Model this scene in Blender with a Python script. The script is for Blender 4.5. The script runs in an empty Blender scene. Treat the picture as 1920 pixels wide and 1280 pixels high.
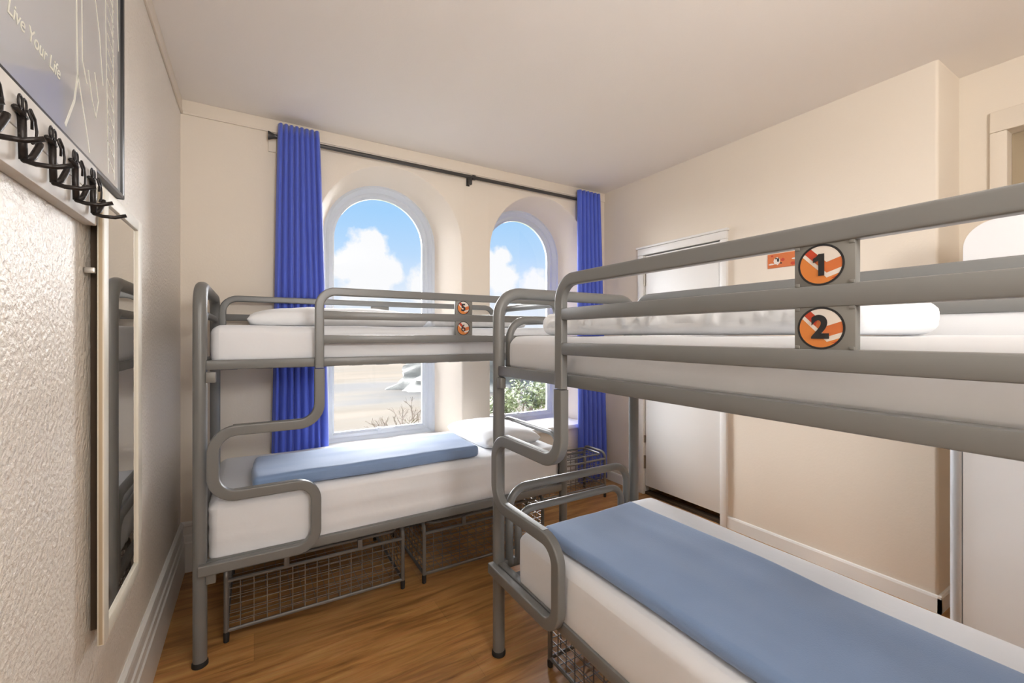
import bpy, bmesh, math, random
from mathutils import Vector, Matrix, noise

random.seed(7)
S = bpy.context.scene
COL = S.collection
PI = math.pi

# ------------------------------------------------------------------ camera
CAM_H = 1.35
YAW = 0.53827
cam = bpy.data.cameras.new('camera')
cam.sensor_fit = 'HORIZONTAL'
cam.sensor_width = 36.0
cam.lens = 809.77 / 1920 * 36.0
cam.shift_y = -11.5 / 1920
cam.clip_start = 0.02
cam.clip_end = 3000
camo = bpy.data.objects.new('camera', cam)
COL.objects.link(camo)
camo.location = (0, 0, CAM_H)
camo.rotation_euler = (PI / 2, 0, -YAW)
S.camera = camo

# ------------------------------------------------------------------ colour management
S.view_settings.view_transform = 'Standard'
S.view_settings.look = 'None'
S.view_settings.gamma = 1.0
S.view_settings.use_curve_mapping = False
S.view_settings.exposure = 0.32


def lin(r, g, b):
    f = lambda c: (c / 12.92 if c <= 0.04045 else ((c + 0.055) / 1.055) ** 2.4)
    return (f(r / 255), f(g / 255), f(b / 255), 1.0)


# ------------------------------------------------------------------ sky
W = bpy.data.worlds.new('sky')
S.world = W
W.use_nodes = True
nt = W.node_tree
nt.nodes.clear()
N = nt.nodes.new
L = nt.links.new


def vmath(op, a=None, b=None):
    n = N('ShaderNodeVectorMath')
    n.operation = op
    for i, v in enumerate((a, b)):
        if v is None:
            continue
        if hasattr(v, 'is_linked'):
            L(v, n.inputs[i])
        else:
            n.inputs[i].default_value = v
    return n


def smath(op, a, b=None, clamp=False):
    n = N('ShaderNodeMath')
    n.operation = op
    n.use_clamp = clamp
    for i, v in enumerate((a, b)):
        if v is None:
            continue
        if hasattr(v, 'is_linked'):
            L(v, n.inputs[i])
        else:
            n.inputs[i].default_value = v
    return n.outputs[0]


tc = N('ShaderNodeTexCoord')
dirv = vmath('NORMALIZE', tc.outputs['Generated']).outputs[0]
sep = N('ShaderNodeSeparateXYZ')
L(dirv, sep.inputs[0])
rampz = N('ShaderNodeValToRGB')
L(sep.outputs['Z'], rampz.inputs[0])
cr = rampz.color_ramp
cr.elements[0].position = 0.0
cr.elements[0].color = lin(238, 243, 250)
cr.elements[1].position = 0.45
cr.elements[1].color = lin(196, 218, 244)
e = cr.elements.new(0.10); e.color = lin(222, 235, 251)
e = cr.elements.new(0.18); e.color = lin(186, 219, 252)
e = cr.elements.new(0.27); e.color = lin(163, 210, 252)
# cumulus clouds: patches of sky around these bearings, broken up by noise
n1 = N('ShaderNodeTexNoise'); n1.inputs['Scale'].default_value = 16; n1.inputs['Detail'].default_value = 7
n1.inputs['Roughness'].default_value = 0.55
L(dirv, n1.inputs['Vector'])
blobs = [((0.206, 0.963, 0.168), 0.060), ((0.222, 0.957, 0.200), 0.034), ((0.237, 0.960, 0.147), 0.056),
         ((0.166, 0.974, 0.142), 0.052), ((0.142, 0.980, 0.150), 0.034), ((0.262, 0.955, 0.135), 0.03),
         ((0.338, 0.933, 0.112), 0.055), ((0.483, 0.856, 0.183), 0.034), ((0.462, 0.868, 0.17), 0.035),
         ((0.485, 0.860, 0.135), 0.045), ((0.552, 0.825, 0.118), 0.04), ((0.20, 0.975, 0.105), 0.05),
         ((-0.5, 0.8, 0.3), 0.3), ((0.9, 0.3, 0.4), 0.35), ((-0.2, -0.9, 0.4), 0.4), ((0.1, 0.5, 0.86), 0.2)]
acc = None
for c, r in blobs:
    c = Vector(c).normalized()
    d = vmath('DISTANCE', dirv, tuple(c)).outputs['Value']
    m = smath('SUBTRACT', 1.0, smath('DIVIDE', d, r))
    acc = m if acc is None else smath('MAXIMUM', acc, m)
acc = smath('MAXIMUM', acc, -1.0)
dens = smath('ADD', acc, smath('MULTIPLY', smath('SUBTRACT', n1.outputs['Fac'], 0.5), 2.6))
rampc = N('ShaderNodeValToRGB')
L(dens, rampc.inputs[0])
rampc.color_ramp.elements[0].position = 0.0
rampc.color_ramp.elements[0].color = (0, 0, 0, 1)
rampc.color_ramp.elements[1].position = 0.38
rampc.color_ramp.elements[1].color = (1, 1, 1, 1)
mixc = N('ShaderNodeMix'); mixc.data_type = 'RGBA'
L(rampc.outputs[0], mixc.inputs[0])
L(rampz.outputs[0], mixc.inputs[6])
mixc.inputs[7].default_value = lin(250, 251, 253)
bgn = N('ShaderNodeBackground')
L(mixc.outputs[2], bgn.inputs[0])
bgn.inputs[1].default_value = 0.82
outw = N('ShaderNodeOutputWorld')
L(bgn.outputs[0], outw.inputs[0])


# ------------------------------------------------------------------ lights
def add_sun(name, strength, color, angle_deg, direction):
    l = bpy.data.lights.new(name, 'SUN')
    l.energy = strength
    l.color = color
    l.angle = math.radians(angle_deg)
    o = bpy.data.objects.new(name, l)
    COL.objects.link(o)
    o.location = (1, 8, 8)
    o.rotation_euler = Vector(direction).to_track_quat('-Z', 'Y').to_euler()
    return o


def add_area(name, loc, target, size, power, color, size_y=None):
    l = bpy.data.lights.new(name, 'AREA')
    l.energy = power
    l.color = color
    l.shape = 'RECTANGLE' if size_y else 'DISK'
    l.size = size
    if size_y:
        l.size_y = size_y
    o = bpy.data.objects.new(name, l)
    COL.objects.link(o)
    o.location = loc
    o.rotation_euler = (Vector(target) - Vector(loc)).to_track_quat('-Z', 'Y').to_euler()
    return o


# bright hazy low sun outside the windows, soft edged
add_sun('hazy_sun', 46.0, (0.985, 0.99, 1.0), 120, (-0.12, -0.90, -0.36))
# added fill light, unseen, high up behind the camera
add_area('overhead_fill', (0.9, -0.9, 2.62), (0.9, -0.9, 0), 0.9, 6, (1.0, 0.98, 0.95))
# unseen bounce fill added behind the camera, aimed up at the ceiling
add_area('bounce_fill', (0.55, -1.25, 1.9), (0.7, -0.5, 2.7), 0.7, 52, (1.0, 0.975, 0.94))

# ------------------------------------------------------------------ materials
MATS = {}


def mat(name, base, rough=0.5, metal=0.0, bump=0.0, bscale=50.0, bdetail=2.0, spec=0.5, var=0.0, vscale=4.0, coat=0.0, sheen=0.0, bdist=0.01):
    if name in MATS:
        return MATS[name]
    m = bpy.data.materials.new(name)
    m.use_nodes = True
    t = m.node_tree
    p = t.nodes['Principled BSDF']
    p.inputs['Base Color'].default_value = base
    p.inputs['Roughness'].default_value = rough
    p.inputs['Metallic'].default_value = metal
    p.inputs['Specular IOR Level'].default_value = spec
    p.inputs['Coat Weight'].default_value = coat
    p.inputs['Sheen Weight'].default_value = sheen
    co = t.nodes.new('ShaderNodeTexCoord')
    if var:
        n = t.nodes.new('ShaderNodeTexNoise')
        n.inputs['Scale'].default_value = vscale
        n.inputs['Detail'].default_value = 3
        t.links.new(co.outputs['Object'], n.inputs['Vector'])
        mx = t.nodes.new('ShaderNodeMix'); mx.data_type = 'RGBA'
        t.links.new(n.outputs['Fac'], mx.inputs[0])
        mx.inputs[6].default_value = tuple(c * (1 - var) for c in base[:3]) + (1,)
        mx.inputs[7].default_value = tuple(min(1, c * (1 + var)) for c in base[:3]) + (1,)
        t.links.new(mx.outputs[2], p.inputs['Base Color'])
    if bump:
        n = t.nodes.new('ShaderNodeTexNoise')
        n.inputs['Scale'].default_value = bscale
        n.inputs['Detail'].default_value = bdetail
        t.links.new(co.outputs['Object'], n.inputs['Vector'])
        b = t.nodes.new('ShaderNodeBump')
        b.inputs['Strength'].default_value = bump
        b.inputs['Distance'].default_value = bdist
        t.links.new(n.outputs['Fac'], b.inputs['Height'])
        t.links.new(b.outputs[0], p.inputs['Normal'])
    MATS[name] = m
    return m


M_wall = mat('cream_wall_paint', (0.79, 0.71, 0.61, 1), 0.62, bump=0.12, bscale=90, bdist=0.004)
M_walltex = mat('cream_embossed_wallpaper', (0.80, 0.74, 0.66, 1), 0.40, bump=0.8, bscale=80, bdetail=3, bdist=0.007)
M_ceil = mat('ceiling_paint', (0.86, 0.805, 0.75, 1), 0.8, bump=0.15, bscale=130, bdist=0.003)
M_trim = mat('white_gloss_trim', (0.82, 0.81, 0.79, 1), 0.35)
M_door = mat('white_door_paint', (0.84, 0.84, 0.83, 1), 0.45)
M_pvc = mat('white_window_frame', (0.58, 0.62, 0.68, 1), 0.35)
M_steel = mat('grey_painted_steel', (0.172, 0.172, 0.168, 1), 0.36, metal=0.0, bump=0.02, bscale=60, var=0.05, vscale=6)
M_plate = mat('grey_plate', (0.19, 0.185, 0.172, 1), 0.45, metal=0.1)
M_foot = mat('black_rubber', (0.015, 0.015, 0.015, 1), 0.6)
M_sheet = mat('white_cotton_sheet', (0.76, 0.77, 0.80, 1), 0.85, bump=0.1, bscale=25, bdist=0.01, sheen=0.1)
M_duvet = mat('white_duvet_cotton', (0.82, 0.83, 0.85, 1), 0.85, sheen=0.1)
M_blanket = mat('light_blue_blanket', (0.20, 0.30, 0.50, 1), 0.75, bump=0.2, bscale=300, bdist=0.002, var=0.08, vscale=5, sheen=0.3)
M_curtain = mat('royal_blue_curtain', (0.075, 0.125, 0.60, 1), 0.7, bump=0.05, bscale=400, bdist=0.002, sheen=0.25)
M_rod = mat('dark_grey_rod', (0.07, 0.065, 0.062, 1), 0.4, metal=0.5)
M_wire = mat('galvanised_wire', (0.25, 0.24, 0.23, 1), 0.35, metal=0.75)
M_cage = mat('grey_cage_tube', (0.19, 0.185, 0.18, 1), 0.38, metal=0.5)
M_mirrorframe = mat('limed_wood_frame', (0.66, 0.62, 0.53, 1), 0.5, bump=0.1, bscale=40)
M_mirrorshade = mat('shaded_wood_side', (0.42, 0.33, 0.22, 1), 0.6)  # frame sides toned darker, their shade put into the colour
M_dark = mat('gap_shade_and_threshold', (0.05, 0.03, 0.015, 1), 0.7)  # painted shade for the mirror's gap; also colours the door threshold
M_iron = mat('black_cast_iron', (0.018, 0.014, 0.013, 1), 0.4, metal=0.4, bump=0.3, bscale=60)
M_hinge = mat('brushed_hinge_steel', (0.4, 0.38, 0.35, 1), 0.35, metal=0.9)
M_orange = mat('orange_print', lin(212, 128, 58), 0.4)
M_orange2 = mat('deep_orange_print', lin(205, 112, 58), 0.4)
M_red = mat('red_print', lin(190, 66, 38), 0.4)
M_cream = mat('cream_print', lin(222, 214, 206), 0.4)
M_black = mat('black_print', (0.012, 0.012, 0.014, 1), 0.4)
M_blackframe = mat('black_poster_frame', (0.012, 0.013, 0.016, 1), 0.3)
M_panel = mat('white_laminate_panel', (0.78, 0.79, 0.81, 1), 0.4)
M_leaf = mat('shrub_leaf', (0.10, 0.13, 0.05, 1), 0.6, var=0.4, vscale=9)
M_twig = mat('bare_twig', (0.15, 0.115, 0.095, 1), 0.8)
M_rock = mat('headland_rock', (0.34, 0.335, 0.31, 1), 0.9, bump=0.3, bscale=0.7, bdetail=8, bdist=1.0, var=0.3, vscale=0.35)
M_posterline = mat('cream_poster_ink', (0.78, 0.76, 0.66, 1), 0.35)
M_mirror = mat('mirror_glass', (0.86, 0.86, 0.84, 1), 0.02, metal=1.0)
M_poster = mat('slate_blue_poster_print', (0.55, 0.55, 0.56, 1), 0.2, spec=0.7, coat=1.0, var=0.12, vscale=2.0)


def glass_mat():
    m = bpy.data.materials.new('window_glass')
    m.use_nodes = True
    t = m.node_tree
    t.nodes.clear()
    o = t.nodes.new('ShaderNodeOutputMaterial')
    mx = t.nodes.new('ShaderNodeMixShader')
    fr = t.nodes.new('ShaderNodeFresnel'); fr.inputs[0].default_value = 1.35
    tr = t.nodes.new('ShaderNodeBsdfTransparent')
    gl = t.nodes.new('ShaderNodeBsdfGlossy'); gl.inputs['Roughness'].default_value = 0.02
    t.links.new(fr.outputs[0], mx.inputs[0])
    t.links.new(tr.outputs[0], mx.inputs[1])
    t.links.new(gl.outputs[0], mx.inputs[2])
    t.links.new(mx.outputs[0], o.inputs[0])
    return m


M_glass = glass_mat()


def floor_mat():
    m = bpy.data.materials.new('oak_laminate_planks')
    m.use_nodes = True
    t = m.node_tree
    p = t.nodes['Principled BSDF']
    NN = t.nodes.new
    K = t.links.new
    co = NN('ShaderNodeTexCoord')
    br = NN('ShaderNodeTexBrick')
    br.inputs['Scale'].default_value = 1.0
    br.inputs['Brick Width'].default_value = 1.25
    br.inputs['Row Height'].default_value = 0.19
    br.inputs['Mortar Size'].default_value = 0.0012
    br.inputs['Mortar Smooth'].default_value = 0.3
    br.inputs['Color1'].default_value = (0.15, 0.15, 0.15, 1)
    br.inputs['Color2'].default_value = (0.85, 0.85, 0.85, 1)
    br.inputs['Mortar'].default_value = (0.0, 0.0, 0.0, 1)
    br.offset = 0.37
    K(co.outputs['Object'], br.inputs['Vector'])
    mp = NN('ShaderNodeMapping')
    mp.inputs['Scale'].default_value = (1.0, 9.0, 1.0)
    K(co.outputs['Object'], mp.inputs['Vector'])
    n = NN('ShaderNodeTexNoise'); n.inputs['Scale'].default_value = 2.4; n.inputs['Detail'].default_value = 8
    n.inputs['Roughness'].default_value = 0.62; n.inputs['Distortion'].default_value = 0.6
    K(mp.outputs[0], n.inputs['Vector'])
    mp2 = NN('ShaderNodeMapping')
    mp2.inputs['Scale'].default_value = (2.0, 60.0, 1.0)
    K(co.outputs['Object'], mp2.inputs['Vector'])
    n2 = NN('ShaderNodeTexNoise'); n2.inputs['Scale'].default_value = 3; n2.inputs['Detail'].default_value = 4
    K(mp2.outputs[0], n2.inputs['Vector'])
    r = NN('ShaderNodeValToRGB')
    K(n.outputs['Fac'], r.inputs[0])
    r.color_ramp.elements[0].position = 0.28
    r.color_ramp.elements[0].color = (0.25, 0.105, 0.028, 1)
    r.color_ramp.elements[1].position = 0.72
    r.color_ramp.elements[1].color = (0.74, 0.42, 0.16, 1)
    e = r.color_ramp.elements.new(0.5); e.color = (0.56, 0.275, 0.088, 1)
    m1 = NN('ShaderNodeMix'); m1.data_type = 'RGBA'; m1.blend_type = 'MULTIPLY'
    m1.inputs[0].default_value = 0.35
    K(r.outputs[0], m1.inputs[6]); K(n2.outputs['Color'], m1.inputs[7])
    m2 = NN('ShaderNodeMix'); m2.data_type = 'RGBA'; m2.blend_type = 'OVERLAY'
    m2.inputs[0].default_value = 0.28
    K(m1.outputs[2], m2.inputs[6]); K(br.outputs['Color'], m2.inputs[7])
    K(m2.outputs[2], p.inputs['Base Color'])
    p.inputs['Roughness'].default_value = 0.33
    b = NN('ShaderNodeBump'); b.inputs['Strength'].default_value = 0.12; b.inputs['Distance'].default_value = 0.003
    K(n2.outputs['Fac'], b.inputs['Height'])
    K(b.outputs[0], p.inputs['Normal'])
    return m


M_floor = floor_mat()


def beach_mat():
    m = bpy.data.materials.new('sand_and_shallow_sea')
    m.use_nodes = True
    t = m.node_tree
    p = t.nodes['Principled BSDF']
    NN = t.nodes.new
    K = t.links.new
    co = NN('ShaderNodeTexCoord')
    mp = NN('ShaderNodeMapping')
    mp.inputs['Scale'].default_value = (0.25, 1.0, 1.0)
    K(co.outputs['Object'], mp.inputs['Vector'])
    n = NN('ShaderNodeTexNoise'); n.inputs['Scale'].default_value = 0.055; n.inputs['Detail'].default_value = 6
    K(mp.outputs[0], n.inputs['Vector'])
    r = NN('ShaderNodeValToRGB')
    K(n.outputs['Fac'], r.inputs[0])
    el = r.color_ramp.elements
    el[0].position = 0.38; el[0].color = (0.088, 0.086, 0.085, 1)
    el[1].position = 0.62; el[1].color = (0.112, 0.098, 0.083, 1)
    e = el.new(0.47); e.color = (0.105, 0.097, 0.087, 1)
    e = el.new(0.54); e.color = (0.097, 0.086, 0.073, 1)
    K(r.outputs[0], p.inputs['Base Color'])
    p.inputs['Roughness'].default_value = 0.9
    p.inputs['Specular IOR Level'].default_value = 0.0
    return m


M_beach = beach_mat()
M_bank = mat('grassy_bank', (0.16, 0.19, 0.07, 1), 0.95, bump=0.6, bscale=6, bdist=0.1)


# ------------------------------------------------------------------ mesh helpers
def link(o):
    COL.objects.link(o)
    return o


def finish(bm, name, material, parent=None, smooth=True, angle=35, loc=None):
    bmesh.ops.recalc_face_normals(bm, faces=bm.faces)
    me = bpy.data.meshes.new(name)
    bm.to_mesh(me)
    bm.free()
    if isinstance(material, (list, tuple)):
        for mm in material:
            me.materials.append(mm)
    else:
        me.materials.append(material)
    if smooth:
        me.polygons.foreach_set('use_smooth', [True] * len(me.polygons))
        try:
            me.set_sharp_from_angle(angle=math.radians(angle))
        except Exception:
            pass
    o = bpy.data.objects.new(name, me)
    link(o)
    if parent:
        o.parent = parent
    if loc:
        o.location = loc
    return o


def empty(name, loc=(0, 0, 0), rz=0.0):
    o = bpy.data.objects.new(name, None)
    o.empty_display_size = 0.1
    link(o)
    o.location = loc
    o.rotation_euler = (0, 0, rz)
    return o


def tag(o, label=None, cat=None, group=None, kind=None):
    if label:
        o['label'] = label
    if cat:
        o['category'] = cat
    if group:
        o['group'] = group
    if kind:
        o['kind'] = kind
    return o


def struct(o, label=None):
    o['kind'] = 'structure'
    if label:
        o['label'] = label
    return o


def box(bm, a, b, bev=0.0, seg=2, mi=0):
    x0, x1 = sorted((a[0], b[0])); y0, y1 = sorted((a[1], b[1])); z0, z1 = sorted((a[2], b[2]))
    vs = [bm.verts.new((x, y, z)) for x in (x0, x1) for y in (y0, y1) for z in (z0, z1)]
    idx = [(0, 1, 3, 2), (4, 6, 7, 5), (0, 4, 5, 1), (2, 3, 7, 6), (0, 2, 6, 4), (1, 5, 7, 3)]
    fs = [bm.faces.new([vs[i] for i in f]) for f in idx]
    for f in fs:
        f.material_index = mi
    if bev:
        es = list({e for f in fs for e in f.edges})
        r = bmesh.ops.bevel(bm, geom=es, offset=bev, segments=seg, affect='EDGES', profile=0.5)
        for f in r['faces']:
            f.material_index = mi
    return fs


def fillet(pts, rads, seg=7):
    pts = [Vector(p) for p in pts]
    out = [pts[0]]
    for i in range(1, len(pts) - 1):
        r = rads[i] if isinstance(rads, (list, tuple)) else rads
        p, a, b = pts[i], pts[i - 1], pts[i + 1]
        d1 = (a - p).normalized(); d2 = (b - p).normalized()
        ang = d1.angle(d2)
        if r <= 0 or ang > PI - 0.02:
            out.append(p)
            continue
        t = r / math.tan(ang / 2)
        c = p + (d1 + d2).normalized() * (r / math.sin(ang / 2))
        s = (p + d1 * t) - c
        en = (p + d2 * t) - c
        tot = s.angle(en)
        ax = s.cross(en).normalized()
        for k in range(seg + 1):
            out.append(c + Matrix.Rotation(tot * k / seg, 3, ax) @ s)
    out.append(pts[-1])
    return out


def tube(bm, pts, w, d=None, normal=None, n=12, square=0.0, closed=False, cap=True, mi=0):
    """sweep an ellipse / rounded rectangle (w across the path in its plane, d along normal)"""
    pts = [Vector(p) for p in pts]
    d = w if d is None else d
    m = len(pts)
    rings = []
    prevb = None
    for i, p in enumerate(pts):
        if closed:
            t = (pts[(i + 1) % m] - pts[i - 1]).normalized()
        elif i == 0:
            t = (pts[1] - p).normalized()
        elif i == m - 1:
            t = (p - pts[-2]).normalized()
        else:
            t = ((pts[i + 1] - p).normalized() + (p - pts[i - 1]).normalized()).normalized()
        if normal is not None:
            nn = Vector(normal)
            b = t.cross(nn).normalized()
            nn = b.cross(t).normalized()
        else:
            if prevb is None:
                ref = Vector((0, 0, 1)) if abs(t.z) < 0.9 else Vector((1, 0, 0))
                b = t.cross(ref).normalized()
            else:
                b = (prevb - t * prevb.dot(t)).normalized()
            nn = b.cross(t).normalized()
            prevb = b
        ring = []
        for k in range(n):
            a = 2 * PI * (k + 0.5) / n
            ca, sa = math.cos(a), math.sin(a)
            if square:
                e = 2.0 / (2 + square)
                ca = math.copysign(abs(ca) ** e, ca)
                sa = math.copysign(abs(sa) ** e, sa)
            ring.append(bm.verts.new(p + b * (w / 2 * ca) + nn * (d / 2 * sa)))
        rings.append(ring)
    rng = range(m) if closed else range(m - 1)
    for i in rng:
        r0, r1 = rings[i], rings[(i + 1) % m]
        for k in range(n):
            f = bm.faces.new((r0[k], r0[(k + 1) % n], r1[(k + 1) % n], r1[k]))
            f.material_index = mi
    if cap and not closed:
        bm.faces.new(rings[0][::-1]).material_index = mi
        bm.faces.new(rings[-1]).material_index = mi


def wire(bm, a, b, r):
    tube(bm, [a, b], 2 * r, n=4)


def lathe(bm, prof, c=(0, 0, 0), n=20, axis='Z'):
    rings = []
    for r, h in prof:
        ring = []
        for k in range(n):
            a = 2 * PI * k / n
            q = (r * math.cos(a), r * math.sin(a), h)
            if axis == 'X':
                q = (h, r * math.cos(a), r * math.sin(a))
            elif axis == 'Y':
                q = (r * math.cos(a), h, r * math.sin(a))
            ring.append(bm.verts.new(Vector(q) + Vector(c)))
        rings.append(ring)
    for i in range(len(rings) - 1):
        for k in range(n):
            bm.faces.new((rings[i][k], rings[i][(k + 1) % n], rings[i + 1][(k + 1) % n], rings[i + 1][k]))
    bm.faces.new(rings[0][::-1])
    bm.faces.new(rings[-1])


def grid_surface(bm, nu, nv, fn, mi=0):
    vs = [[bm.verts.new(fn(i / nu, j / nv)) for j in range(nv + 1)] for i in range(nu + 1)]
    for i in range(nu):
        for j in range(nv):
            bm.faces.new((vs[i][j], vs[i + 1][j], vs[i + 1][j + 1], vs[i][j + 1])).material_index = mi
    return vs


def soft_box(bm, lo, hi, r, res=0.04, disp=None):
    """rounded, finely divided block"""
    lo = Vector(lo); hi = Vector(hi)
    size = hi - lo
    nseg = [max(4, int(round(size[i] / res))) for i in range(3)]
    coords = []
    for i in range(3):
        L_ = size[i]
        base = [k / nseg[i] for k in range(nseg[i] + 1)]
        extra = [r * 0.15 / L_, r * 0.4 / L_, r * 0.75 / L_]
        s = sorted(set([round(q, 5) for q in base + extra + [1 - q for q in extra]]))
        coords.append(s)
    verts = {}

    def V(i, j, k):
        key = (i, j, k)
        if key not in verts:
            p = Vector((lo[0] + size[0] * coords[0][i], lo[1] + size[1] * coords[1][j], lo[2] + size[2] * coords[2][k]))
            q = Vector([min(max(p[a], lo[a] + r), hi[a] - r) for a in range(3)])
            dlt = p - q
            nrm = dlt.normalized() if dlt.length > 1e-9 else Vector((0, 0, 0))
            # cube-sphere style mapping of the edge zone
            mx = max(abs(dlt[a]) for a in range(3))
            if dlt.length > 1e-9:
                p = q + nrm * mx
            if disp:
                p = p + disp(p, nrm)
            verts[key] = bm.verts.new(p)
        return verts[key]

    n = [len(c) - 1 for c in coords]
    for i in range(n[0]):
        for j in range(n[1]):
            bm.faces.new((V(i, j, 0), V(i, j + 1, 0), V(i + 1, j + 1, 0), V(i + 1, j, 0)))
            bm.faces.new((V(i, j, n[2]), V(i + 1, j, n[2]), V(i + 1, j + 1, n[2]), V(i, j + 1, n[2])))
    for i in range(n[0]):
        for k in range(n[2]):
            bm.faces.new((V(i, 0, k), V(i + 1, 0, k), V(i + 1, 0, k + 1), V(i, 0, k + 1)))
            bm.faces.new((V(i, n[1], k), V(i, n[1], k + 1), V(i + 1, n[1], k + 1), V(i + 1, n[1], k)))
    for j in range(n[1]):
        for k in range(n[2]):
            bm.faces.new((V(0, j, k), V(0, j, k + 1), V(0, j + 1, k + 1), V(0, j + 1, k)))
            bm.faces.new((V(n[0], j, k), V(n[0], j + 1, k), V(n[0], j + 1, k + 1), V(n[0], j, k + 1)))


# ------------------------------------------------------------------ room
XL, XR, YB, YF, ZC = -0.36, 2.862, 3.08, -2.3, 2.695
XRR, YREC = 3.173, 0.742          # recess right of the chimney corner
YG = 3.44                         # window frame face

bm = bmesh.new(); box(bm, (XL - 0.1, YF - 0.1, -0.1), (XRR + 0.1, YG + 0.02, 0.0))
struct(finish(bm, 'floor', M_floor, smooth=False))
bm = bmesh.new(); box(bm, (XL - 0.1, YF - 0.1, ZC), (XRR + 0.1, YG + 0.02, ZC + 0.1))
struct(finish(bm, 'ceiling', M_ceil, smooth=False))
bm = bmesh.new(); box(bm, (XL - 0.12, YF - 0.1, 0), (XL, YG, ZC))
struct(finish(bm, 'wall_left', M_walltex, smooth=False))
bm = bmesh.new(); box(bm, (XL, YF - 0.12, 0), (XRR + 0.1, YF, ZC))
struct(finish(bm, 'wall_front', M_wall, smooth=False))
# right wall: the deep part with the cupboard, and the recessed part near the camera
DO0, DO1, DOZ = 1.862, 2.60, 2.045   # cupboard door opening
bm = bmesh.new()
outl = fillet([(XRR + 0.05, YREC, 0), (XR, YREC, 0), (XR, DO0, 0), (XRR + 0.05, DO0, 0)], [0, 0.014, 0, 0], 5)
va = [bm.verts.new((p.x, p.y, 0)) for p in outl]
vb = [bm.verts.new((p.x, p.y, ZC)) for p in outl]
for k in range(len(outl) - 1):
    bm.faces.new((va[k], va[k + 1], vb[k + 1], vb[k]))
bm.faces.new(va); bm.faces.new(vb[::-1])
bm.faces.new((va[0], vb[0], vb[-1], va[-1]))
box(bm, (XR, DO1, 0), (XRR, YG, ZC))
box(bm, (XR, DO0, DOZ), (XRR, DO1, ZC))
box(bm, (XRR - 0.02, DO0, 0), (XRR, DO1, DOZ))
struct(finish(bm, 'wall_right', M_wall, smooth=True))
bm = bmesh.new()
DY0, DY1, DZ = -0.20, 0.575, 2.36
box(bm, (XRR, DY1, 0), (XRR + 0.12, YREC + 0.02, ZC))
box(bm, (XRR, YF, 0), (XRR + 0.12, DY0, ZC))
box(bm, (XRR, DY0, DZ), (XRR + 0.12, DY1, ZC))
struct(finish(bm, 'wall_recess', M_wall, smooth=False))


# window wall with two arched, splayed openings
def arch(c, R, s, z0, n=28):
    pts = [(c - R, z0)]
    for k in range(n + 1):
        a = PI - PI * k / n
        pts.append((c + R * math.cos(a), s + R * math.sin(a)))
    pts.append((c + R, z0))
    return pts


WIN = [(0.868, 0.865), (2.153, 2.150)]
R_O, S_O, Z_O = 0.515, 2.03, 0.545
R_I, S_I, Z_I = 0.428, 2.088, 0.53


def wall_sheet(bm, y, R, s, z0, centres, x0=XL, x1=XR):
    cols = [x0]
    arches = [arch(c, R, s, z0) for c in centres]
    xs = x0
    for a in arches:
        xa, xb = a[0][0], a[-1][0]
        bm.faces.new([bm.verts.new((p, y, q)) for p, q in ((xs, 0), (xa, 0), (xa, ZC), (xs, ZC))])
        bm.faces.new([bm.verts.new((p, y, q)) for p, q in ((xa, 0), (xb, 0), (xb, z0), (xa, z0))])
        for i in range(1, len(a) - 2):
            (p, q), (p2, q2) = a[i], a[i + 1]
            bm.faces.new([bm.verts.new(v) for v in ((p, y, q), (p2, y, q2), (p2, y, ZC), (p, y, ZC))])
        xs = xb
    bm.faces.new([bm.verts.new((p, y, q)) for p, q in ((xs, 0), (x1, 0), (x1, ZC), (xs, ZC))])


def loft(bm, rings, closed=False):
    vr = [[bm.verts.new(p) for p in r] for r in rings]
    n = len(vr[0])
    for a, b in zip(vr[:-1], vr[1:]):
        for k in range(n if closed else n - 1):
            bm.faces.new((a[k], a[(k + 1) % n], b[(k + 1) % n], b[k]))


bm = bmesh.new()
wall_sheet(bm, YB, R_O + 0.016, S_O, Z_O - 0.016, [w[0] for w in WIN])
wall_sheet(bm, YG + 0.02, R_I, S_I, Z_I, [w[1] for w in WIN], XL - 0.1, XRR)
for co, ci in WIN:
    rr = []
    for y, c, R, s, z in ((YB, co, R_O + 0.016, S_O, Z_O - 0.016), (YB + 0.004, co, R_O + 0.006, S_O, Z_O - 0.006),
                          (YB + 0.014, co, R_O, S_O, Z_O), (YG + 0.02, ci, R_I, S_I, Z_I)):
        rr.append([(p, y, q) for p, q in arch(c, R, s, z)])
    loft(bm, rr, closed=True)
bmesh.ops.remove_doubles(bm, verts=bm.verts, dist=0.0004)
struct(finish(bm, 'wall_back', M_wall, angle=30))

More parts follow.
